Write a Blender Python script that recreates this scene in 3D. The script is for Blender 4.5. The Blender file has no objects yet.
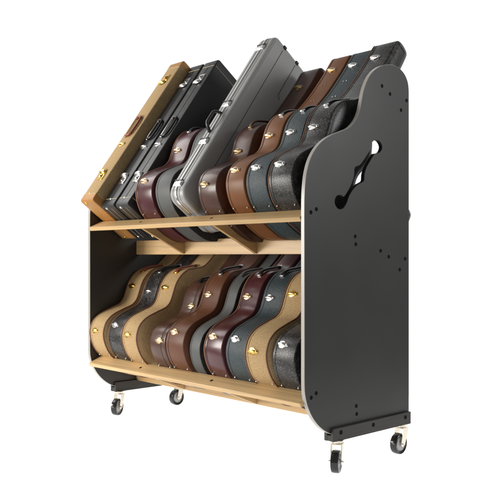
import bpy, bmesh, math, random
from mathutils import Vector, Matrix
random.seed(7)
sc = bpy.context.scene
col = sc.collection
R = math.radians
TH = R(54)                      # lean of the cases
O_UP = (0.067, 1.070)           # foot line of the upper and the lower row (y, z)
O_LO = (0.067, 0.355)

# ------------------------------------------------------------------ materials
def mat(name, color, rough=0.5, metal=0.0, build=None, spec=0.5, coat=0.0, sheen=0.0):
    m = bpy.data.materials.new(name); m.use_nodes = True
    nt = m.node_tree; b = nt.nodes['Principled BSDF']
    b.inputs['Base Color'].default_value = (*color, 1)
    b.inputs['Roughness'].default_value = rough
    b.inputs['Metallic'].default_value = metal
    b.inputs['Specular IOR Level'].default_value = spec
    b.inputs['Coat Weight'].default_value = coat
    b.inputs['Coat Roughness'].default_value = 0.15
    b.inputs['Sheen Weight'].default_value = sheen
    if build: build(nt, b)
    return m
def N(nt, t, **k):
    n = nt.nodes.new(t)
    for a, v in k.items():
        if a in n.inputs: n.inputs[a].default_value = v
        else: setattr(n, a, v)
    return n
def coords(nt, scale=(1, 1, 1), kind='Object'):
    tc = N(nt, 'ShaderNodeTexCoord'); mp = N(nt, 'ShaderNodeMapping')
    mp.inputs['Scale'].default_value = scale
    nt.links.new(tc.outputs[kind], mp.inputs['Vector'])
    return mp.outputs['Vector']
def ramp(nt, fac, stops):
    r = N(nt, 'ShaderNodeValToRGB'); e = r.color_ramp.elements
    e[0].position = stops[0][0]; e[0].color = (*stops[0][1], 1)
    e[1].position = stops[-1][0]; e[1].color = (*stops[-1][1], 1)
    for p, c in stops[1:-1]:
        q = e.new(p); q.color = (*c, 1)
    nt.links.new(fac, r.inputs['Fac']); return r.outputs['Color']
def bump(nt, b, h, strength, dist=0.001):
    n = N(nt, 'ShaderNodeBump'); n.inputs['Strength'].default_value = strength
    n.inputs['Distance'].default_value = dist
    nt.links.new(h, n.inputs['Height']); nt.links.new(n.outputs['Normal'], b.inputs['Normal'])
def mul(c, k): return tuple(x * k for x in c)

def leather(c, scale=60, var=0.25, bs=0.35, dist=0.0012):
    def f(nt, b):
        v = coords(nt)
        n = N(nt, 'ShaderNodeTexNoise'); n.inputs['Scale'].default_value = 9; n.inputs['Detail'].default_value = 6
        n.inputs['Roughness'].default_value = 0.65
        nt.links.new(v, n.inputs['Vector'])
        cc = ramp(nt, n.outputs['Fac'], [(0.3, mul(c, 1 - var)), (0.7, mul(c, 1 + var))])
        nt.links.new(cc, b.inputs['Base Color'])
        g = N(nt, 'ShaderNodeTexNoise'); g.inputs['Scale'].default_value = scale * 6; g.inputs['Detail'].default_value = 3
        nt.links.new(v, g.inputs['Vector'])
        bump(nt, b, g.outputs['Fac'], bs, dist)
    return f
def pebble(c, scale=230, bs=0.8, contrast=0.6):
    def f(nt, b):
        v = coords(nt)
        n = N(nt, 'ShaderNodeTexNoise'); n.inputs['Scale'].default_value = scale; n.inputs['Detail'].default_value = 2
        nt.links.new(v, n.inputs['Vector'])
        cc = ramp(nt, n.outputs['Fac'], [(0.36, mul(c, 1 - contrast)), (0.66, mul(c, 1 + contrast))])
        nt.links.new(cc, b.inputs['Base Color'])
        bump(nt, b, n.outputs['Fac'], bs, 0.002)
    return f
def croc(c, c2, scale=78):
    def f(nt, b):
        v = coords(nt, (1.0, 1.5, 0.9))
        w = N(nt, 'ShaderNodeTexVoronoi', feature='DISTANCE_TO_EDGE'); w.inputs['Scale'].default_value = scale
        w.inputs['Randomness'].default_value = 0.85
        nt.links.new(v, w.inputs['Vector'])
        s = N(nt, 'ShaderNodeTexNoise'); s.inputs['Scale'].default_value = 22; s.inputs['Detail'].default_value = 5
        nt.links.new(v, s.inputs['Vector'])
        mx = N(nt, 'ShaderNodeMath', operation='MULTIPLY')
        r1 = ramp(nt, w.outputs['Distance'], [(0.0, (0, 0, 0)), (0.16, (1, 1, 1))])
        nt.links.new(r1, mx.inputs[0]); nt.links.new(s.outputs['Fac'], mx.inputs[1])
        cc = ramp(nt, mx.outputs[0], [(0.12, c), (0.40, mul(c2, .45)), (0.70, mul(c2, 1.5))])
        nt.links.new(cc, b.inputs['Base Color'])
        bump(nt, b, r1, 0.25, 0.0007)
    return f
def tweed(c):
    def f(nt, b):
        v = coords(nt)
        h = []
        for rot in (45, -45):
            mp = N(nt, 'ShaderNodeMapping'); mp.inputs['Rotation'].default_value = (R(rot), R(35), 0)
            nt.links.new(v, mp.inputs['Vector'])
            w = N(nt, 'ShaderNodeTexWave'); w.inputs['Scale'].default_value = 150; w.inputs['Distortion'].default_value = 2.5
            w.inputs['Detail'].default_value = 2
            nt.links.new(mp.outputs['Vector'], w.inputs['Vector']); h.append(w.outputs['Fac'])
        a = N(nt, 'ShaderNodeMath', operation='ADD'); nt.links.new(h[0], a.inputs[0]); nt.links.new(h[1], a.inputs[1])
        n = N(nt, 'ShaderNodeTexNoise'); n.inputs['Scale'].default_value = 170; n.inputs['Detail'].default_value = 4
        nt.links.new(v, n.inputs['Vector'])
        a2 = N(nt, 'ShaderNodeMath', operation='MULTIPLY_ADD'); a2.inputs[1].default_value = 0.22
        nt.links.new(a.outputs[0], a2.inputs[0]); nt.links.new(n.outputs['Fac'], a2.inputs[2])
        cc = ramp(nt, a2.outputs[0], [(0.45, mul(c, 0.72)), (0.72, mul(c, 1.0)), (0.95, mul(c, 1.22))])
        nt.links.new(cc, b.inputs['Base Color'])
        bump(nt, b, a2.outputs[0], 0.35, 0.0012)
    return f
def wood(c, axis='x'):
    def f(nt, b):
        s = {'x': (0.9, 34, 34), 'yz': (34, 1.2, 34)}[axis]
        v = coords(nt, s)
        n = N(nt, 'ShaderNodeTexNoise'); n.inputs['Scale'].default_value = 1.6; n.inputs['Detail'].default_value = 7
        n.inputs['Roughness'].default_value = 0.62
        nt.links.new(v, n.inputs['Vector'])
        cc = ramp(nt, n.outputs['Fac'], [(0.28, mul(c, 0.72)), (0.5, c), (0.75, mul(c, 1.15))])
        nt.links.new(cc, b.inputs['Base Color'])
        bump(nt, b, n.outputs['Fac'], 0.08, 0.001)
    return f
def panel_nodes(nt, b):
    v = coords(nt)
    n = N(nt, 'ShaderNodeTexNoise'); n.inputs['Scale'].default_value = 420; n.inputs['Detail'].default_value = 2
    nt.links.new(v, n.inputs['Vector'])
    bump(nt, b, n.outputs['Fac'], 0.12, 0.0006)
    k = N(nt, 'ShaderNodeTexNoise'); k.inputs['Scale'].default_value = 6; k.inputs['Detail'].default_value = 5
    nt.links.new(v, k.inputs['Vector'])
    nt.links.new(ramp(nt, k.outputs['Fac'], [(0.3, (0.42,)*3), (0.7, (0.50,)*3)]), b.inputs['Roughness'])
def ply_nodes(nt, b):           # plies run across the thickness of the panel (object x)
    tc = N(nt, 'ShaderNodeTexCoord'); sp = N(nt, 'ShaderNodeSeparateXYZ')
    nt.links.new(tc.outputs['Object'], sp.inputs[0])
    m1 = N(nt, 'ShaderNodeMath', operation='MULTIPLY'); m1.inputs[1].default_value = 150
    nt.links.new(sp.outputs['X'], m1.inputs[0])
    fr = N(nt, 'ShaderNodeMath', operation='FRACT'); nt.links.new(m1.outputs[0], fr.inputs[0])
    nt.links.new(ramp(nt, fr.outputs[0], [(0.35, (0.47, 0.45, 0.41)), (0.5, (0.22, 0.19, 0.155)), (0.65, (0.47, 0.45, 0.41))]), b.inputs['Base Color'])
def black_wood(nt, b):
    v = coords(nt, (40, 3, 40))
    n = N(nt, 'ShaderNodeTexNoise'); n.inputs['Scale'].default_value = 2; n.inputs['Detail'].default_value = 6
    nt.links.new(v, n.inputs['Vector'])
    nt.links.new(ramp(nt, n.outputs['Fac'], [(0.3, (0.016, 0.015, 0.012)), (0.72, (0.034, 0.031, 0.025))]), b.inputs['Base Color'])
    bump(nt, b, n.outputs['Fac'], 0.25, 0.001)

TWEED = (0.47, 0.325, 0.165)
M = dict(
    panel=mat('black_laminate', (0.026, 0.0255, 0.024), 0.45, build=panel_nodes),
    ply=mat('ply_edge', (0.6, 0.54, 0.45), 0.32, build=ply_nodes, spec=0.6),
    maple=mat('maple', (0.62, 0.41, 0.19), 0.42, build=wood((0.64, 0.425, 0.20))),
    maple_y=mat('maple_brace', (0.6, 0.39, 0.17), 0.42, build=wood((0.60, 0.39, 0.175), 'yz')),
    base=mat('black_stained_wood', (0.025, 0.023, 0.018), 0.55, build=black_wood),
    screw=mat('black_screw', (0.003, 0.003, 0.003), 0.8, spec=0.15),
    tweed=mat('tweed', TWEED, 0.85, build=tweed(TWEED), spec=0.2),
    tan=mat('tan_leather', (0.44, 0.205, 0.050), 0.5, build=leather((0.44, 0.205, 0.050), 50, 0.12, 0.2)),
    binding=mat('brown_binding', (0.16, 0.062, 0.032), 0.5, build=leather((0.16, 0.062, 0.032), 60, 0.15, 0.2)),
    redbrown=mat('red_brown_leather', (0.25, 0.060, 0.030), 0.45, build=leather((0.25, 0.060, 0.030), 60, 0.15, 0.2)),
    blackvinyl=mat('black_vinyl', (0.020, 0.021, 0.023), 0.42, build=pebble((0.020, 0.021, 0.023), 300, 0.25, 0.2)),
    goldline=mat('gold_piping', (0.55, 0.47, 0.28), 0.5),
    maroon=mat('maroon_vinyl', (0.070, 0.012, 0.017), 0.30, build=leather((0.070, 0.012, 0.017), 60, 0.12, 0.12), coat=0.15),
    brown=mat('brown_vinyl', (0.125, 0.048, 0.024), 0.42, spec=0.3, build=leather((0.125, 0.048, 0.024), 60, 0.15, 0.2)),
    orange=mat('saddle_brown_vinyl', (0.185, 0.068, 0.019), 0.42, spec=0.3, build=leather((0.185, 0.068, 0.019), 60, 0.12, 0.2)),
    dkbrown=mat('dark_brown_vinyl', (0.070, 0.029, 0.019), 0.34, spec=0.4, build=leather((0.070, 0.029, 0.019), 40, 0.45, 0.25), coat=0.1),
    teal=mat('teal_vinyl', (0.040, 0.075, 0.085), 0.5, build=pebble((0.026, 0.044, 0.052), 260, 0.8, 0.55)),
    croc=mat('black_croc', (0.03, 0.03, 0.03), 0.36, build=croc((0.012, 0.011, 0.011), (0.062, 0.058, 0.055)), spec=0.4),
    greyvinyl=mat('grey_fibre', (0.085, 0.09, 0.09), 0.55, build=pebble((0.085, 0.09, 0.09), 400, 0.2, 0.15)),
    blackfuzz=mat('black_textured_shell', (0.012, 0.012, 0.012), 0.8, build=pebble((0.012, 0.012, 0.012), 160, 1.0, 0.8)),
    greyabs=mat('grey_abs', (0.37, 0.37, 0.362), 0.38, build=pebble((0.37, 0.37, 0.362), 500, 0.08, 0.08)),
    groove=mat('dark_groove', (0.012, 0.012, 0.013), 0.6),
    alu=mat('aluminium', (0.78, 0.78, 0.77), 0.25, 1.0),
    silver=mat('chrome', (0.80, 0.79, 0.77), 0.2, 1.0),
    gold=mat('polished_gold', (0.90, 0.60, 0.16), 0.2, 1.0),
    brass=mat('antique_brass', (0.78, 0.56, 0.33), 0.26, 1.0),
    dullbrass=mat('dull_brass', (0.42, 0.30, 0.16), 0.35, 1.0),
    blackhandle=mat('black_handle', (0.014, 0.014, 0.015), 0.35),
    stitch=mat('tan_stitching', (0.30, 0.13, 0.065), 0.55),
    seam=mat('dark_seam', (0.012, 0.010, 0.009), 0.7),
    zinc=mat('zinc_plate', (0.78, 0.72, 0.60), 0.32, 1.0),
    tyre=mat('black_rubber', (0.014, 0.014, 0.014), 0.18),
    hub=mat('grey_hub', (0.42, 0.41, 0.40), 0.45),
)

# ------------------------------------------------------------------ mesh helpers
class MB:
    def __init__(s): s.v = []; s.f = []; s.mi = []; s.m = 0
    def add(s, vs, fs):
        o = len(s.v); s.v += [tuple(v) for v in vs]
        for f in fs: s.f.append(tuple(i + o for i in f)); s.mi.append(s.m)
    def rings(s, rings, close=True, cap0=True, cap1=True):
        n = len(rings[0]); vs = [p for r in rings for p in r]; fs = []
        for i in range(len(rings) - 1):
            for j in range(n if close else n - 1):
                k = (j + 1) % n
                fs.append((i*n + j, i*n + k, (i+1)*n + k, (i+1)*n + j))
        if cap0: fs.append(tuple(range(n - 1, -1, -1)))
        if cap1: fs.append(tuple((len(rings)-1)*n + j for j in range(n)))
        s.add(vs, fs)
    def box(s, c, h, rot=None, bev=0.0):
        # box with chamfered edges: three stacked rings per side
        M3 = rot or Matrix.Identity(3)
        hx, hy, hz = h; b = min(bev, hx*.9, hy*.9, hz*.9)
        def ring(x, y, z, bb):
            if bb <= 0: pts = [(-x, -y), (x, -y), (x, y), (-x, y)]
            else: pts = [(-x+bb, -y), (x-bb, -y), (x, -y+bb), (x, y-bb), (x-bb, y), (-x+bb, y), (-x, y-bb), (-x, -y+bb)]
            return [Vector(c) + M3 @ Vector((p[0], p[1], z)) for p in pts]
        if b <= 0: rs = [ring(hx, hy, -hz, 0), ring(hx, hy, hz, 0)]
        else: rs = [ring(hx-b, hy-b, -hz, b*.5), ring(hx, hy, -hz+b, b), ring(hx, hy, hz-b, b), ring(hx-b, hy-b, hz, b*.5)]
        s.rings(rs)
    def tube(s, pts, ra, rb=None, side=Vector((1, 0, 0)), n=8, closed=False, sq=1.0):
        # elliptical sweep: ra along `side`, rb along the normal of the path
        rb = rb or ra; P = [Vector(p) for p in pts]; rs = []
        L = len(P)
        for i in range(L):
            if closed: t = P[(i+1) % L] - P[i-1]
            else: t = P[min(i+1, L-1)] - P[max(i-1, 0)]
            t.normalize(); sd = (side - t * side.dot(t))
            if sd.length < 1e-4: sd = t.orthogonal()
            sd.normalize(); nn = t.cross(sd)
            r = []
            for k in range(n):
                a = 2*math.pi*k/n + math.pi/n; ca, sa = math.cos(a), math.sin(a)
                ca = math.copysign(abs(ca)**sq, ca); sa = math.copysign(abs(sa)**sq, sa)
                r.append(P[i] + sd*ra*ca + nn*rb*sa)
            rs.append(r)
        if closed: rs.append(rs[0]); s.rings(rs, cap0=False, cap1=False)
        else: s.rings(rs)
    def cyl(s, c, axis, r, h, n=20, bev=0.0):
        a = Vector(axis).normalized(); p = a.orthogonal().normalized(); q = a.cross(p)
        prof = [(r, -h/2), (r, h/2)] if bev <= 0 else [(r-bev, -h/2), (r, -h/2+bev), (r, h/2-bev), (r-bev, h/2)]
        s.rings([[Vector(c) + a*z + (p*math.cos(2*math.pi*k/n) + q*math.sin(2*math.pi*k/n))*rr for k in range(n)] for rr, z in prof])
    def lathe(s, c, axis, prof, n=24):
        a = Vector(axis).normalized(); p = a.orthogonal().normalized(); q = a.cross(p)
        s.rings([[Vector(c) + a*z + (p*math.cos(2*math.pi*k/n) + q*math.sin(2*math.pi*k/n))*rr for k in range(n)] for rr, z in prof], cap0=False, cap1=False)
    def dome(s, c, T, X, Nn, a, b, h, n=16, m=5):
        rs = []
        for i in range(m + 1):
            f = i/m*math.pi/2*0.97
            rs.append([Vector(c) + X*a*math.cos(f)*math.cos(2*math.pi*k/n) + T*b*math.cos(f)*math.sin(2*math.pi*k/n) + Nn*h*math.sin(f) for k in range(n)])
        s.rings(rs)
    def build(s, name, mats, parent=None, smooth=40):
        me = bpy.data.meshes.new(name); me.from_pydata(s.v, [], s.f)
        if not isinstance(mats, (list, tuple)): mats = [mats]
        for m_ in mats: me.materials.append(m_)
        me.polygons.foreach_set('material_index', s.mi)
        me.validate(); me.update()
        bm = bmesh.new(); bm.from_mesh(me); bmesh.ops.recalc_face_normals(bm, faces=bm.faces); bm.to_mesh(me); bm.free()
        if smooth:
            me.shade_smooth(); me.set_sharp_from_angle(angle=R(smooth))
        o = bpy.data.objects.new(name, me); col.objects.link(o)
        if parent: o.parent = parent
        return o
def empty(name, loc=(0, 0, 0), rot=(0, 0, 0)):
    o = bpy.data.objects.new(name, None); col.objects.link(o); o.location = loc; o.rotation_euler = rot
    o.empty_display_size = 0.1; return o
def tag(o, label=None, cat=None, group=None, kind=None):
    for k, v in (('label', label), ('category', cat), ('group', group), ('kind', kind)):
        if v: o[k] = v
    return o

# ------------------------------------------------------------------ outlines
def catmull(P, k=8, closed=True):
    out = []; n = len(P)
    for i in range(n if closed else n-1):
        p = [P[(i+j) % n] if closed else P[max(0, min(n-1, i+j))] for j in (-1, 0, 1, 2)]
        for t in range(k):
            t /= k
            out.append(tuple(0.5*((2*p[1][d]) + (-p[0][d]+p[2][d])*t + (2*p[0][d]-5*p[1][d]+4*p[2][d]-p[3][d])*t*t + (-p[0][d]+3*p[1][d]-3*p[2][d]+p[3][d])*t**3) for d in (0, 1)))
    if not closed: out.append(P[-1])
    return out
def resample(P, step, closed=True):
    Q = P + [P[0]] if closed else P
    d = [0]
    for a, b in zip(Q, Q[1:]): d.append(d[-1] + math.dist(a, b))
    n = max(8, round(d[-1]/step)); out = []; j = 0
    for i in range(n if closed else n+1):
        s_ = d[-1]*i/n
        while j < len(d)-2 and d[j+1] < s_: j += 1
        t = (s_-d[j])/max(1e-9, d[j+1]-d[j]); out.append(tuple(Q[j][k]+(Q[j+1][k]-Q[j][k])*t for k in (0, 1)))
    return out
def inset(P, r):
    n = len(P); out = []
    for i in range(n):
        a = P[i-1]; b = P[(i+1) % n]; tx, ty = b[0]-a[0], b[1]-a[1]; l = math.hypot(tx, ty) or 1
        out.append((P[i][0] - ty/l*r, P[i][1] + tx/l*r))
    return out
def ccw(P):
    a = sum(P[i-1][0]*P[i][1]-P[i][0]*P[i-1][1] for i in range(len(P)))
    return P if a > 0 else P[::-1]
HALF = [(-.024, .075), (-.012, .125), (.014, .168), (.045, .198), (.08, .213), (.115, .217), (.16, .205), (.22, .170), (.262, .144), (.30, .138),
        (.345, .149), (.385, .160), (.425, .163), (.465, .156), (.50, .139), (.53, .110), (.56, .084), (.60, .070), (.70, .063), (.85, .059), (.945, .057), (.966, .050), (.974, .034)]
def acoustic_outline(fat=1.0, su=1.0, cv=-.09, neck=(1.0, 1.0, 0.0), ws=1.0):
    def fu(u):
        u = u*su if u > 0 else u
        return .6*su + (u-.6*su)*neck[0] if u > .6*su else u
    def ns(u): return -.032*max(0, min(1, (u-.52)/.25)) + neck[2]*max(0, min(1, (u-.52)/.2))    # the neck box sits towards the back
    def nw(u): return 1 - (1-neck[1])*max(0, min(1, (u-.5)/.1))
    H = [(u, ws*w*(1+(fat-1)*max(0, 1-u*1.6))*nw(u)) for u, w in HALF]
    pts = [(cv + w + ns(u), fu(u)) for u, w in H]
    def bw(u): return 1 - (.20*max(0, 1-abs(u-.50)/.09) if ws < 1 else 0)
    back = [(cv - w*bw(u) + ns(u)*.6, fu(u)) for u, w in reversed(H)]
    P = [(cv, -.030)] + pts + [(cv + ns(1)*.8, fu(.977))] + back
    P = [(-v, u) for v, u in P]                             # local y = -v, local z = u
    return ccw(resample(catmull(P, 8), 0.009))
def rounded_rect(y0, y1, z0, z1, rs, seg=6):
    P = []
    cs = [(y1-rs[1], z0+rs[1], -90, rs[1]), (y1-rs[2], z1-rs[2], 0, rs[2]), (y0+rs[3], z1-rs[3], 90, rs[3]), (y0+rs[0], z0+rs[0], 180, rs[0])]
    for cy, cz, a0, r in cs:
        for k in range(seg+1):
            a = R(a0 + 90*k/seg); P.append((cy + r*math.cos(a), cz + r*math.sin(a)))
    return ccw(P)

def shell(mb, P, x0, x1, r0, r1, crown0=0.0, crown1=0.0, mi_face=None):
    # extrude outline P from x0 to x1 with rounded edges r0, r1; crown bulges the flat face
    rs = []
    def ring(x, ins): return [(x, y, z) for y, z in (inset(P, ins) if ins else P)]
    if crown0: rs += [ring(x0 - crown0, .030), ring(x0 - crown0*.6, .016)]
    for k in range(4, -1, -1):
        a = k/4*math.pi/2; rs.append(ring(x0 + r0*(1-math.cos(math.pi/2-a)) if False else x0 + r0*(1-math.sin(a)), r0*(1-math.cos(a))))
    for k in range(0, 5):
        a = k/4*math.pi/2; rs.append(ring(x1 - r1*(1-math.sin(a)), r1*(1-math.cos(a))))
    if crown1: rs += [ring(x1 + crown1*.6, .016), ring(x1 + crown1, .030)]
    mb.rings(rs)

class Edge:
    """walks the front (low local y) side of an outline"""
    def __init__(s, P):
        s.P = P; n = len(P)
        top = max(range(n), key=lambda i: P[i][1]); bot = min(range(n), key=lambda i: P[i][1])
        # ccw in (y,z): going bottom -> +y side -> top -> -y side; front side is low y: from top index forward to bottom
        i = top; F = []
        while True:
            F.append(P[i % n])
            if i % n == bot: break
            i += 1
        s.F = F[::-1]                                       # bottom -> top along the front
        s.d = [0]
        for a, b in zip(s.F, s.F[1:]): s.d.append(s.d[-1] + math.dist(a, b))
        # bottom stretch towards the back
        i = bot; B = []
        while True:
            B.append(P[i % n])
            if i % n == top: break
            i += 1
        s.B = B
    def s_at_u(s, u):
        for i in range(len(s.F)-1):
            if s.F[i][1] <= u <= s.F[i+1][1]: 
                t = (u-s.F[i][1])/max(1e-9, s.F[i+1][1]-s.F[i][1]); return s.d[i] + t*(s.d[i+1]-s.d[i])
        return s.d[-1]
    def at(s, q):
        q = max(0, min(s.d[-1]-1e-6, q)); j = 0
        while j < len(s.d)-2 and s.d[j+1] < q: j += 1
        t = (q-s.d[j])/max(1e-9, s.d[j+1]-s.d[j]); a, b = s.F[j], s.F[j+1]
        p = Vector((0, a[0]+(b[0]-a[0])*t, a[1]+(b[1]-a[1])*t))
        a2, b2 = s.F[max(0, j-1)], s.F[min(len(s.F)-1, j+2)]
        T = Vector((0, b2[0]-a2[0], b2[1]-a2[1])).normalized()
        return p, T, Vector((0, -T[2], T[1]))               # outward normal: rotate T by +90 deg in (y,z)

# ------------------------------------------------------------------ hardware
def oval_latch(E, u, x, m, parent, k=1.0):
    p, T, Nn = E.at(E.s_at_u(u)); X = Vector((1, 0, 0)); p = p + X*x
    out = [(-.029, .004), (-.026, .011), (-.018, .0155), (-.008, .017), (.002, .0155), (.009, .011), (.015, .0085), (.024, .0085), (.029, .005), (.031, 0)]
    out = out + [(a, -b) for a, b in out[-2::-1]]
    mb = MB(); b = [p + X*a*k + T*c*k for a, c in out]; cc = p - X*.006*k
    mb.rings([[q - Nn*.004 for q in b], [q + Nn*.0015 for q in b], [cc + (q-cc)*.93 + Nn*.0032 for q in b], [cc + (q-cc)*.6 + Nn*.0042 for q in b]])
    o = mb.build('latch', m, parent)
    h = MB(); c = p - X*.009*k + Nn*.002
    h.tube([c - X*.0165*k, c - X*.0145*k + Nn*.004, c - X*.004*k + Nn*.0058, c + X*.008*k + Nn*.0055, c + X*.020*k + Nn*.0035, c + X*.027*k + Nn*.001], .0085*k, .0052*k, side=T, n=14)
    h.build('latch_lever', m, o)
    h = MB(); h.dome(p + X*.0215*k + Nn*.002, T, X, Nn, .0075*k, .0085*k, .007*k, 14, 5); h.build('latch_catch', m, o)
    for sgn in (-1, 1):
        h = MB(); h.dome(p - X*.007*k + T*.0128*k*sgn + Nn*.002, T, X, Nn, .0026*k, .0022*k, .0022*k, 8, 3); h.build('rivet', M['dullbrass'] if m != M['silver'] else m, o)
    return o
def plate_latch(E, u, x, m, parent, sgn=1):
    p, T, Nn = E.at(E.s_at_u(u)); X = Vector((1, 0, 0)); p = p + X*x; T = T*sgn
    mb = MB()
    def poly(pts, z0, z1, sh=.9):
        b = [p + X*a + T*c for a, c in pts]; cc = sum(b, Vector())/len(b)
        mb.rings([[q + Nn*z0 for q in b], [q + Nn*z1*.7 for q in b], [cc + (q-cc)*sh + Nn*z1 for q in b]])
    poly([(-.018, -.002), (.030, -.002), (.034, .004), (.034, .046), (.030, .050), (-.012, .050), (-.018, .044)], -.001, .004, .95)
    o = mb.build('latch', m, parent)
    h = MB()
    c = p + Nn*.004 - T*.006 - X*.004
    h.dome(c, T, X, Nn, .034, .017, .012, 18, 5)
    h.box(p + X*.010 + T*.026 + Nn*.006, (.009, .012, .004), Matrix((X, T, Nn)).transposed(), .0015)
    h.build('latch_lever', m, o)
    k = MB(); k.box(p + X*.012 + T*.026 + Nn*.0112, (.0022, .0045, .0006), Matrix((X, T, Nn)).transposed())
    k.build('keyhole', M['seam'], o)
    return o
def lever_latch(E, u, x, parent):
    p, T, Nn = E.at(E.s_at_u(u)); X = Vector((1, 0, 0)); p = p + X*x; B = Matrix((X, T, Nn)).transposed()
    mb = MB(); mb.box(p + Nn*.003, (.030, .014, .004), B, .002); mb.box(p + Nn*.008 + X*.004, (.024, .010, .004), B, .003)
    o = mb.build('latch', M['alu'], parent)
    k = MB(); k.tube([p + X*q + T*.017 + Nn*(.004 + h_) for q, h_ in ((-.030, 0), (-.026, .006), (.026, .006), (.030, 0))], .003, .003, side=T)
    k.build('latch_hoop', M['blackhandle'], o)
    return o
def handle(E, s0, s1, x, m, mm, parent, lift=.032, w=.011, th=.0055, flat=1.9):
    X = Vector((1, 0, 0)); pts = []
    n = 18
    for i in range(n+1):
        t = i/n; p, T, Nn = E.at(s0 + (s1-s0)*t)
        h = lift*min(1, max(0, math.sin(math.pi*t))*flat)**.8
        pts.append(p + X*x + Nn*(h + .003))
    for _ in range(3): pts = [pts[0]] + [(pts[i-1]+pts[i]*2+pts[i+1])/4 for i in range(1, n)] + [pts[-1]]
    mb = MB(); mb.tube(pts, w, th, side=X, n=12, sq=.8)
    o = mb.build('handle', m, parent)
    if mm:
        for q in (s0, s1):
            b = MB()
            p, T, Nn = E.at(q); p = p + X*x
            b.box(p + Nn*.0035, (w*1.15, .0065, .0045), Matrix((X, T, Nn)).transposed(), .002)
            b.build('handle_bracket', mm, o)
    return o

# ------------------------------------------------------------------ acoustic cases
GROUP_A = 'guitar cases standing on the rack'
def case_root(name, x0, tier):
    O = O_UP if tier else O_LO
    return empty(name, (x0, O[0], O[1]), (-(math.pi/2 - TH), 0, 0))
def acoustic(x0, x1, tier, skin, label, latch=None, pipe=None, face=None, fat=1.0, su=1.0, lat=(.098, .352, .88), hand=None, hmetal=None, neck=(1.02, 1.0, 0.0), lx=.30, ws=1.0,
             foot=True, shift=(0, 0), pr=.0032, lidf=.15, seam=True, neckstuds=None, hh=(.465, .575), cv=-.09, bandlines=True, latches=3, face2=None, lift=.007):
    t = case_root('guitar_case', x0, tier)
    t.location.y += shift[0]*math.cos(TH) - shift[1]*math.sin(TH); t.location.z += shift[0]*math.sin(TH) + shift[1]*math.cos(TH)
    tag(t, label, 'guitar case', GROUP_A)
    P = acoustic_outline(fat, su, cv, neck, ws); E = Edge(P); W = x1 - x0; xs = W*lidf
    fm = face or skin
    mb = MB(); n = len(P)
    shell(mb, P, xs + .0008, W, .0015, .007, 0, .008)
    # back face (the last rings) may have another covering
    if face:
        tot = len(mb.f)
        for i in range(tot):
            xa = sum(mb.v[j][0] for j in mb.f[i])/len(mb.f[i])
            if xa > W - .0045: mb.mi[i] = 1
    mb.build('case_body', [skin, fm], t)
    mb = MB(); shell(mb, P, 0, xs - .0008, .007, .0015, .010, 0)
    if face:
        for i in range(len(mb.f)):
            xa = sum(mb.v[j][0] for j in mb.f[i])/len(mb.f[i])
            if xa < .0045: mb.mi[i] = 1
    mb.build('lid', [skin, fm], t)
    if pipe:
        for xx in ((.005, W-.005) if bandlines else (.005,)):
            mb = MB(); Q = inset(P, -.0006 if xx < W/2 else -.0006)
            mb.tube([(xx, y, z) for y, z in Q], pr, pr*.75, n=8, closed=True)
            mb.build('piping', pipe, t)
    if seam:
        mb = MB(); Q = inset(P, .0004)
        mb.tube([(xs, y, z) for y, z in Q], .0018, .0014, n=6, closed=True); mb.build('lid_seam', M['seam'], t)
    if latch:
        for u in lat[:latches]: oval_latch(E, u*su if u > .2 else u, W*lx + .014, latch, t, .92)
    if hand:
        handle(E, E.s_at_u(hh[0]*su), E.s_at_u(hh[1]*su), W*.5, hand, hmetal, t, lift=lift)
    if foot:
        for yy in ((-.013 if tier else -.003), .080):
            for xx in (W*.14, W*.86):
                mb = MB(); q = next(E.d[i] for i in range(len(E.F)) if E.F[i][0] <= yy); p, T, Nn = E.at(q); mb.dome(p + Vector((xx, 0, 0)), T, Vector((1, 0, 0)), Nn, .0038, .0038, .008, 10, 4)
                mb.build('foot', foot if foot is not True else M['silver'], t)
    if neckstuds:
        for u in (.66, .77):
            for dx in (-.009, .009):
                mb = MB(); p, T, Nn = E.at(E.s_at_u(u)); mb.dome(p + Vector((W*.5+dx, 0, 0)), T, Vector((1, 0, 0)), Nn, .0035, .0035, .003, 8, 3)
                mb.build('stud', neckstuds, t)
    return t

def fold_handle(E, s0, s1, x, dx, m, mm, parent):
    # a loop handle lying folded against the front, on a metal bar with two posts
    X = Vector((1, 0, 0)); pts = []
    def P(q, a, h):
        p, T, Nn = E.at(q); return p + X*a + Nn*h
    L = s1 - s0
    ctrl = [(s0, x, .007), (s0-.003, x+dx*.45, .008), (s0+.006, x+dx*.85, .008), (s0+.03, x+dx, .009), (s0+L*.5, x+dx*1.04, .009), (s1-.03, x+dx, .009), (s1-.006, x+dx*.85, .008), (s1+.003, x+dx*.45, .008), (s1, x, .007)]
    C3 = [P(*c) for c in ctrl]; n = len(C3)
    for i in range(n-1):
        a, b, c, d = C3[max(0, i-1)], C3[i], C3[i+1], C3[min(n-1, i+2)]
        for k in range(5):
            t_ = k/5; pts.append(.5*((2*b) + (c-a)*t_ + (2*a-5*b+4*c-d)*t_*t_ + (3*b-a-3*c+d)*t_**3))
    pts.append(C3[-1])
    mb = MB(); p, T, Nn = E.at((s0+s1)/2); mb.tube(pts, .0065, .0065, side=Nn, n=10); o = mb.build('handle', m, parent)
    mb = MB(); mb.tube([P(s0-.006, x, .004), P(s0-.004, x, .0065), P(s1+.004, x, .0065), P(s1+.006, x, .004)], .0045, .0035, n=8); mb.build('handle_bar', mm, o)
    for q in (s0, s1):
        mb = MB(); p, T, Nn = E.at(q); mb.box(p + X*x + Nn*.003, (.008, .009, .0045), Matrix((X, T, Nn)).transposed(), .002); mb.build('handle_bracket', mm, o)
    return o

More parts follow.
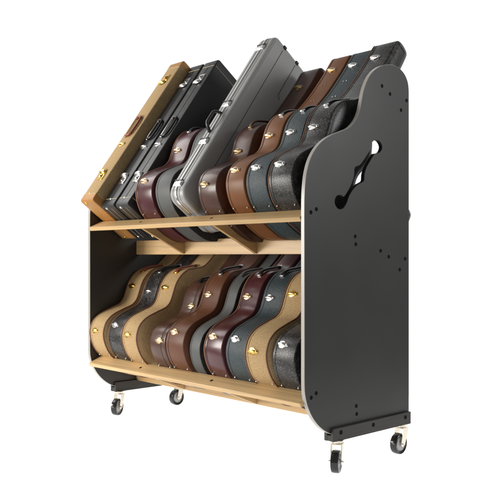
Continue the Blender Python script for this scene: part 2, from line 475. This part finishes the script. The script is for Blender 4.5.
# ------------------------------------------------------------------ electric cases
def electric(x0, x1, skin, label, latch, hand, hmetal, cap, line, v0, v1, u0, u1, hw=(.195, .398, .455, .58)):
    t = case_root('guitar_case', x0, 1); tag(t, label, 'guitar case', GROUP_A)
    W = x1-x0; P = rounded_rect(-v1, -v0, u0, u1, (.012, .012, .012, .012)); E = Edge(P)
    ch = .046
    def part(name, z0, z1, m, grow):
        mb = MB(); Q = resample(rounded_rect(-v1-grow, -v0+grow, u0-grow, u1+grow, (.012,)*4), .012)
        shell(mb, Q, -grow, W+grow, .007, .007)
        o = mb.build(name, m, t); bm = bmesh.new(); bm.from_mesh(o.data)
        for z, sg in ((z0, -1), (z1, 1)):
            if z is not None:
                bmesh.ops.bisect_plane(bm, geom=bm.verts[:]+bm.edges[:]+bm.faces[:], plane_co=(0, 0, z), plane_no=(0, 0, sg), clear_outer=True)
        bm.to_mesh(o.data); bm.free(); o.data.set_sharp_from_angle(angle=R(40))
    part('case_body', None, None, skin, 0)
    part('end_cap', None, u0+ch, cap, .0008)
    part('end_cap', u1-ch, None, cap, .0008)
    # piping where the caps meet the cover
    for zz in (u0+ch, u1-ch):
        mb = MB(); r = .008; y0, y1 = -v1, -v0
        pts = [(r, y0-.0006, zz), (W-r, y0-.0006, zz), (W+.0006, y0+r, zz), (W+.0006, y1-r, zz), (W-r, y1+.0006, zz), (r, y1+.0006, zz), (-.0006, y1-r, zz), (-.0006, y0+r, zz)]
        mb.tube(pts, .0016, .0016, side=Vector((0, 0, 1)), n=6, closed=True); mb.build('piping', line, t)
    # two closing strips across the bottom and the seam down the front
    for xx in (W*.30, W*.66):
        mb = MB(); mb.tube([(xx, -v1+.022, u0-.0006), (xx, -v0-.015, u0-.0006)], .0014, .0012, n=6); mb.build('bottom_piping', line, t)
    if skin is not M['tweed']:
        mb = MB(); mb.box((W*.5, -v1-.0001, (u0+u1)/2), (.0016, .0009, (u1-u0)/2-.02)); mb.build('lid_seam', M['seam'], t)
    for y in (-v1+.020, -v0-.020):
        mb = MB(); mb.dome((W*.30, y, u0), Vector((0, 1, 0)), Vector((1, 0, 0)), Vector((0, 0, -1)), .008, .008, .005, 12, 4); mb.build('foot', latch, t)
    mb = MB(); mb.dome((W*.44, -v1, u0+ch), Vector((0, 0, 1)), Vector((1, 0, 0)), Vector((0, -1, 0)), .009, .006, .004, 12, 4); mb.build('stud', latch, t)
    plate_latch(E, u0 + hw[0], W*.42, latch, t, -1); plate_latch(E, u1 - .155, W*.42, latch, t, 1)
    oval_latch(E, u0 + hw[1], W*.45, latch, t, .9)
    fold_handle(E, E.s_at_u(u0+hw[2]), E.s_at_u(u0+hw[3]), W*.30, W*.42, hand, hmetal or M['dullbrass'], t)
    return t

def moulded(x0, x1, label, v0, v1, u0, u1):
    t = case_root('guitar_case', x0, 1); tag(t, label, 'guitar case', GROUP_A)
    W = x1-x0; P = resample(rounded_rect(-v1, -v0, u0, u1, (.060, .045, .045, .030), 10), .012); E = Edge(P)
    mid = W*.46
    mb = MB(); shell(mb, P, mid+.001, W, .002, .016, 0, .003); mb.build('case_body', M['greyabs'], t)
    mb = MB(); shell(mb, P, 0, mid-.001, .016, .002, .003, 0); mb.build('lid', M['greyabs'], t)
    mb = MB(); mb.tube([(mid, y, z) for y, z in inset(P, -.001)], .0075, .0035, n=10, closed=True, sq=.6); mb.build('valance', M['alu'], t)
    for xx in (mid-.022, mid+.024):
        mb = MB(); mb.tube([(xx, y, z) for y, z in inset(P, -.0002)], .0022, .0016, n=6, closed=True); mb.build('rib', M['greyabs'], t)
    # long grooves pressed in the broad side
    xg = W + .0030
    def groove(pts, r=.0016):
        mb = MB(); mb.tube([(xg, y, z) for y, z in pts], r, r, side=Vector((0, 1, .3)), n=6); mb.build('groove', M['groove'], t)
    groove([(-v1+.078, u0+.10), (-v1+.078, u1-.035)])
    groove([(-v1+.185, u1-.03), (-v1+.185, u1-.235), (-v1+.205, u1-.255)])
    for y in (-v1+.078, -v1+.185):
        mb = MB(); mb.box((W-.004, y+.004, u1-.012), (.010, .011, .010), None, .003); mb.build('bumper', M['groove'], t)
    for u in (u0+.067, u0+.322, u0+.56, u1-.085): lever_latch(E, u, mid, t)
    handle(E, E.s_at_u(u0+.385), E.s_at_u(u0+.505), mid, M['blackhandle'], None, t, lift=.040, w=.009, th=.007)
    return t

# ------------------------------------------------------------------ the rack
Wd = 1.566
rack = empty('guitar_case_rack', (-Wd/2, 0.33, 0))
tag(rack, 'rolling two tier rack with black side panels and pale maple shelf boards on four casters', 'rack')
def rb(mb, name, m, parent=rack, **k):
    dx = Vector((-rack.location.x, -rack.location.y, 0))
    if parent is rack or True: mb.v = [tuple(Vector(v)+dx) for v in mb.v]
    return mb.build(name, m, parent, **k)
OUT = [(.162, .153), (.120, .172), (.080, .200), (.045, .237), (.018, .282), (.004, .325), (.000, .370), (.000, .50), (.000, .70), (.000, .90), (.000, 1.06), (.004, 1.13), (.014, 1.185), (.036, 1.238), (.070, 1.282), (.110, 1.314),
       (.160, 1.340), (.215, 1.360), (.264, 1.380), (.302, 1.412), (.327, 1.450), (.341, 1.492), (.354, 1.538), (.374, 1.580), (.402, 1.617), (.440, 1.647), (.488, 1.669), (.543, 1.680), (.597, 1.675), (.637, 1.655), (.662, 1.622), (.669, 1.585)]
def panel_outline():
    c = catmull(OUT, 5, closed=False)
    return ccw(resample(c + [(.669, 1.2), (.669, .8), (.669, .4), (.669, .153)], .012))
HOLE = [(.409, 1.329), (.423, 1.342), (.445, 1.348), (.467, 1.340), (.479, 1.321), (.467, 1.300), (.445, 1.290), (.427, 1.287), (.399, 1.257), (.373, 1.225), (.361, 1.198), (.358, 1.172), (.344, 1.163), (.316, 1.151), (.288, 1.131),
        (.262, 1.102), (.247, 1.074), (.225, 1.051), (.197, 1.048), (.179, 1.064), (.176, 1.083), (.190, 1.100), (.214, 1.104), (.230, 1.098), (.247, 1.112), (.270, 1.140), (.286, 1.165), (.296, 1.192), (.300, 1.221), (.325, 1.230), (.344, 1.243), (.385, 1.286), (.404, 1.308)]
def side_panel(xa, xb, holes=True):
    # faces triangulated between outline and hole; edge strip carries the ply material
    bm = bmesh.new()
    P = panel_outline(); Hh = ccw(resample(catmull(HOLE, 4), .006))[::-1]
    off = Vector((-rack.location.x, -rack.location.y, 0))
    b = .0015
    rings_ = []
    for L in (P, Hh):
        ins = inset(L, b)
        rings_.append([[bm.verts.new(Vector((x, y, z)) + off) for y, z in lst] for x, lst in ((xa, ins), (xa+b, L), (xb-b, L), (xb, ins))])
    for ri, rr in enumerate(rings_):
        n = len(rr[0])
        for i in range(3):
            for j in range(n):
                f = bm.faces.new((rr[i][j], rr[i][(j+1) % n], rr[i+1][(j+1) % n], rr[i+1][j])); f.material_index = (1 if ri == 0 else 0)
    for idx in (0, 3):
        es = []
        for rr in rings_:
            n = len(rr[idx])
            for j in range(n):
                e = bm.edges.get((rr[idx][j], rr[idx][(j+1) % n])); es.append(e)
        r = bmesh.ops.triangle_fill(bm, use_beauty=True, use_dissolve=False, edges=es)
        for g in r['geom']:
            if isinstance(g, bmesh.types.BMFace): g.material_index = 0
    bmesh.ops.recalc_face_normals(bm, faces=bm.faces)
    me = bpy.data.meshes.new('side_panel'); bm.to_mesh(me); bm.free()
    me.materials.append(M['panel']); me.materials.append(M['ply'])
    me.shade_smooth(); me.set_sharp_from_angle(angle=R(35))
    o = bpy.data.objects.new('side_panel', me); col.objects.link(o); o.parent = rack; return o
PT = .019
pr_ = side_panel(-PT, 0); pl_ = side_panel(-Wd, -Wd+PT)
SCREWS = [(.478, 1.579), (.533, 1.553), (.651, 1.541), (.611, 1.494), (.301, .940), (.305, .908), (.468, .882), (.524, .857), (.641, .848), (.602, .801), (.036, 1.028), (.067, 1.041), (.038, .315), (.066, .329), (.308, .248), (.311, .215)]
for (xs_, d, par) in ((0, 1, pr_), (-Wd, -1, pl_)):
    for y, z in SCREWS:
        mb = MB(); mb.lathe((xs_, y, z), (d, 0, 0), [(.0001, .0002), (.0040, .0002), (.0055, .0007), (.0082, .0006), (.0084, -.001)], 16)
        rb(mb, 'screw', M['screw'], par)
# angled front planks, rear rails, braces
xi0, xi1 = -Wd+PT, -PT
def rotm(a):  # rotate about x
    return Matrix.Rotation(a, 3, 'X')
for zc, b0 in ((1.0, 0), (.287, 1)):
    a = R(25)
    mb = MB(); c = Vector(((xi0+xi1)/2, .0, zc))
    d = Vector((0, math.cos(a), math.sin(a))); nn = Vector((0, -math.sin(a), math.cos(a)))
    cc = c + d*.037 + nn*.0015
    mb.box(cc, ((xi1-xi0)/2, .039, .0105), rotm(a), .0022)
    fp = rb(mb, 'front_plank', M['maple'])
    for xx in (-1.125, -.585):
        mb = MB(); p = cc + nn*.0103; p.x = xx
        mb.cyl(p, nn, .0075, .0012, 14); rb(mb, 'screw', M['screw'], fp)
    zr0 = .868 if b0 == 0 else .175
    zr1 = zr0 + .077
    mb = MB(); mb.box(((xi0+xi1)/2, .304, (zr0+zr1)/2), ((xi1-xi0)/2, .0105, .0385), None, .0015); rb(mb, 'rear_rail', M['maple'])
    for xx in (-1.125, -.585):
        # brace board on edge from under the plank to the rear rail
        A = cc + Vector((0, 0, 0)); y0, z0 = .028, zc - .0015; y1, z1 = .2925, zr1 - .020
        mb = MB()
        q = [(y0, z0), (y1, z1-.054), (y1, z1+.004), (y0+.052, z0+.024)]
        mb.rings([[(xx-.0095, y, z) for y, z in q], [(xx+.0095, y, z) for y, z in q]])
        rb(mb, 'brace', M['maple_y'])
# back rests (boards the cases lie against), upper and lower tier
for (y, z) in ((.640, 1.497), (.631, .815)):
    mb = MB(); mb.box(((xi0+xi1)/2, y, z), ((xi1-xi0)/2, .010, .042), rotm(-R(90-49.6)), .0015); rb(mb, 'back_rest', M['maple'])
# slotted base beams under each panel with bolts
for xc, out in ((-PT/2, 1), (-Wd+PT/2, -1)):
    mb = MB()
    y0, y1 = .150, .662; ym, yh = (y0+y1)/2, (y1-y0)/2
    for sx in (-1, 1): mb.box((xc + sx*(PT/2+.0078), ym, .1535), (.0075, yh, .0260), None, .0012)
    mb.box((xc, ym, .1395), (PT/2+.0015, yh-.001, .0108))
    bb = rb(mb, 'base_beam', M['base'])
    for y in (.195, .40, .622):
        for sx in (out,):
            mb = MB(); mb.lathe((xc + sx*(PT/2+.0153), y, .160), (sx, 0, 0), [(.0001, .0002), (.0055, .0002), (.0065, .0010), (.0090, .0008), (.0092, -.001)], 16); rb(mb, 'bolt', M['screw'], bb)

def caster(x, y, deg):
    off = Vector((-rack.location.x, -rack.location.y, 0))
    c = empty('caster'); c.parent = rack; c.location = Vector((x, y, 0)) + off; c.rotation_euler = (0, 0, R(deg))
    # local: rolling direction = +x, wheel trails at -x
    tr = -.022; r = .045; zc = r
    mb = MB(); mb.box((0, 0, .1268), (.030, .026, .0022), None, .0012); mb.cyl((0, 0, .119), (0, 0, 1), .019, .012, 20, .002)
    mb.build('mounting_plate', M['zinc'], c)
    mb = MB()
    for s_ in (-1, 1):
        o = [(-.020, .1125), (.020, .1125), (.017, .095), (tr+.016, zc-.004), (tr, zc-.013), (tr-.012, zc-.004), (-.024, .085)]
        mb.rings([[(px, s_*.0195, pz) for px, pz in o], [(px, s_*.0222, pz) for px, pz in o]])
    mb.box((0, 0, .1115), (.021, .0215, .0016), None, .0008)
    mb.build('fork', M['zinc'], c)
    mb = MB(); mb.lathe((tr, 0, zc), (0, 1, 0), [(.030, -.013), (.0405, -.0160), (.0438, -.0140), (.045, -.008), (.045, .008), (.0438, .0140), (.0405, .0160), (.030, .013), (.030, -.013)], 40)
    mb.build('tyre', M['tyre'], c)
    mb = MB(); mb.lathe((tr, 0, zc), (0, 1, 0), [(.0001, -.0165), (.010, -.0165), (.012, -.011), (.026, -.009), (.0305, -.013), (.0305, .013), (.026, .009), (.012, .011), (.010, .0165), (.0001, .0165)], 32)
    mb.build('wheel_hub', M['hub'], c)
    mb = MB(); mb.cyl((tr, 0, zc), (0, 1, 0), .0055, .052, 10, .001); mb.cyl((tr, 0, zc), (0, 1, 0), .0035, .060, 8)
    mb.build('axle', M['silver'], c)
caster(-.008, .200, 119)
caster(-.010, .628, 92)
caster(-1.552, .185, 118)
caster(-1.555, .600, 92)

# ------------------------------------------------------------------ the cases, upper tier from the left
electric(-1.535, -1.415, M['tweed'], 'tan tweed rectangular guitar case with orange leather ends and gold latches', M['gold'], M['redbrown'], None, M['tan'], M['goldline'], -.18, .153, -.018, .985, (.185, .385, .445, .575))
electric(-1.405, -1.292, M['blackvinyl'], 'black rectangular guitar case with silver latches right beside the upper tweed case', M['silver'], M['blackhandle'], M['silver'], M['blackvinyl'], M['goldline'], -.18, .098, -.018, .985)
electric(-1.278, -1.165, M['blackvinyl'], 'black rectangular guitar case with silver latches directly left of the upper maroon case', M['silver'], M['blackhandle'], M['silver'], M['blackvinyl'], M['goldline'], -.18, .098, -.018, .985)
acoustic(-1.135, -1.0, 1, M['maroon'], 'glossy maroon guitar case on the upper shelf beside the black rectangular cases', M['brass'], M['stitch'], hand=M['blackhandle'], hmetal=M['silver'], bandlines=False, neck=(.62, .75, -.03))
acoustic(-.975, -.855, 1, M['greyvinyl'], 'grey and black curved guitar case on the upper shelf left of the silver grey case', None, None, face=M['blackfuzz'], seam=False, foot=False, hand=M['greyvinyl'])
moulded(-.840, -.728, 'tall silver grey moulded guitar case with an aluminium strip and black handle', -.18, .12, -.01, 1.022)
acoustic(-.665, -.535, 1, M['dkbrown'], 'small dark brown guitar case on the upper shelf beside the silver grey case', M['dullbrass'], None, su=.93, lat=(.055, .325, .88), hand=M['dkbrown'], hmetal=M['dullbrass'], shift=(0, -.012), lift=.016, neck=(1.14, 1.0, 0))
acoustic(-.468, -.348, 1, M['orange'], 'saddle brown guitar case with brass latches on the upper shelf', M['brass'], None, hand=M['blackhandle'], hmetal=M['silver'], neckstuds=M['dullbrass'], lift=.0025)
acoustic(-.340, -.215, 1, M['teal'], 'dark teal pebbled guitar case on the upper shelf', M['silver'], None, hand=M['blackhandle'], hmetal=M['silver'], neckstuds=M['silver'], lift=.0025)
acoustic(-.205, -.068, 1, M['croc'], 'black crocodile embossed guitar case on the upper shelf beside the right side panel', M['silver'], M['stitch'], hand=M['blackhandle'], hmetal=M['silver'], pr=.0022, bandlines=False, lift=.0025, cv=-.072, ws=.93)
# lower tier from the left
T_ = dict(fat=1.07, lat=(.053, .372, .88), pr=.0042, seam=False)
acoustic(-1.543, -1.405, 0, M['tweed'], 'tan tweed curved guitar case at the left end of the lower shelf', M['gold'], M['binding'], hand=M['redbrown'], hmetal=M['gold'], **T_)
acoustic(-1.385, -1.262, 0, M['croc'], 'black crocodile embossed guitar case squeezed between two tweed cases on the lower shelf', M['silver'], M['stitch'], hand=M['blackhandle'], hmetal=M['silver'], pr=.0022, bandlines=False)
acoustic(-1.245, -1.108, 0, M['tweed'], 'tan tweed curved guitar case next to the small dark brown case on the lower shelf', M['gold'], M['binding'], hand=M['redbrown'], hmetal=M['gold'], **T_)
acoustic(-1.028, -.905, 0, M['dkbrown'], 'small dark brown guitar case on the lower shelf set back behind its brown neighbour', M['brass'], None, su=.90, lat=(.055, .325, .88), hand=M['blackhandle'], shift=(0, -.012), lidf=.72, lx=.55)
acoustic(-.893, -.757, 0, M['brown'], 'warm brown guitar case just left of the grey banded case on the lower shelf', M['brass'], None, hand=M['blackhandle'], hmetal=M['silver'])
acoustic(-.735, -.657, 0, M['greyvinyl'], 'grey banded guitar case with black rough sides and no latches on the lower shelf', None, None, face=M['blackfuzz'], seam=False, foot=False, hand=M['greyvinyl'], shift=(0, -.02))
acoustic(-.612, -.490, 0, M['maroon'], 'glossy maroon guitar case on the lower shelf beside the teal case', M['brass'], M['stitch'], hand=M['blackhandle'], hmetal=M['silver'], bandlines=False)
acoustic(-.468, -.338, 0, M['teal'], 'dark teal pebbled guitar case on the lower shelf', M['silver'], None, hand=M['blackhandle'], hmetal=M['silver'])
acoustic(-.335, -.200, 0, M['tweed'], 'tan tweed curved guitar case right of the teal case on the lower shelf', M['gold'], M['binding'], hand=M['redbrown'], hmetal=M['gold'], **T_)
acoustic(-.185, -.058, 0, M['croc'], 'black crocodile embossed guitar case on the lower shelf half hidden by the right side panel', M['silver'], None, hand=M['blackhandle'], hmetal=M['silver'])

# ------------------------------------------------------------------ surface, world, lamps
m = bpy.data.materials.new('glowing_white_floor'); m.use_nodes = True
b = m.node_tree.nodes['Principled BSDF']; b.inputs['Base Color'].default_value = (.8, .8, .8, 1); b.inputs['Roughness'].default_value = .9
b.inputs['Emission Color'].default_value = (1, 1, 1, 1); b.inputs['Emission Strength'].default_value = 1.0  # glow added so the floor stays white with no shadow under the rack
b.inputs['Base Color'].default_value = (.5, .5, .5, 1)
mb = MB(); mb.box((-.75, .45, -.02), (1.6, 1.35, .02)); fl = mb.build('glow_floor', m, None, smooth=0); fl['kind'] = 'structure'  # unseen floor slab, added and self-lit to merge with the white surround

# studio surround: a broad white backdrop behind the rack, the dimmer room towards the camera
w = bpy.data.worlds.new('World'); sc.world = w; w.use_nodes = True
nt = w.node_tree; bg = nt.nodes['Background']
tc = N(nt, 'ShaderNodeTexCoord'); dp = N(nt, 'ShaderNodeVectorMath', operation='DOT_PRODUCT')
nt.links.new(tc.outputs['Generated'], dp.inputs[0]); dp.inputs[1].default_value = (-.7337, .6794, 0)
mr = N(nt, 'ShaderNodeMapRange'); mr.interpolation_type = 'SMOOTHSTEP'
mr.inputs['From Min'].default_value = .15; mr.inputs['From Max'].default_value = .75
mr.inputs['To Min'].default_value = .20; mr.inputs['To Max'].default_value = 1.02
nt.links.new(dp.outputs['Value'], mr.inputs['Value']); nt.links.new(mr.outputs['Result'], bg.inputs['Strength'])
bg.inputs['Color'].default_value = (1, 1, 1, 1)

def area(name, loc, target, size, power, color=(1, 1, 1), sy=None):
    l = bpy.data.lights.new(name, 'AREA'); l.energy = power; l.color = color
    l.shape = 'RECTANGLE'; l.size = size; l.size_y = sy or size
    o = bpy.data.objects.new(name, l); col.objects.link(o); o.location = loc
    o.rotation_euler = (Vector(target)-Vector(loc)).to_track_quat('-Z', 'Y').to_euler(); return o
area('key_softbox', (-2.6, -2.4, 1.25), (-.9, .2, .9), 1.1, 84, (1, .97, .92), 1.1)
area('upper_left_softbox', (-3.0, -.7, 2.75), (-.8, 0, 1.25), 1.5, 24, (1, .98, .95), 1.0)
area('front_strip', (-1.9, -2.9, .15), (-.6, .2, .5), 1.4, 16, (1, .92, .80), .4)
area('side_softbox', (2.4, 1.7, 2.1), (0, .3, 1.35), 1.2, 40, (1, 1, 1), 1.2)

cam = bpy.data.cameras.new('camera'); co = bpy.data.objects.new('camera', cam); col.objects.link(co)
co.location = (2.0408, -2.1730, .86); co.rotation_euler = (R(90), 0, R(47.2))
cam.sensor_width = 36; cam.lens = 780/500*36; cam.shift_y = .012; cam.clip_end = 200; cam.clip_start = .05
sc.camera = co
sc.view_settings.view_transform = 'Standard'; sc.view_settings.look = 'None'; sc.view_settings.exposure = 0; sc.view_settings.gamma = 1
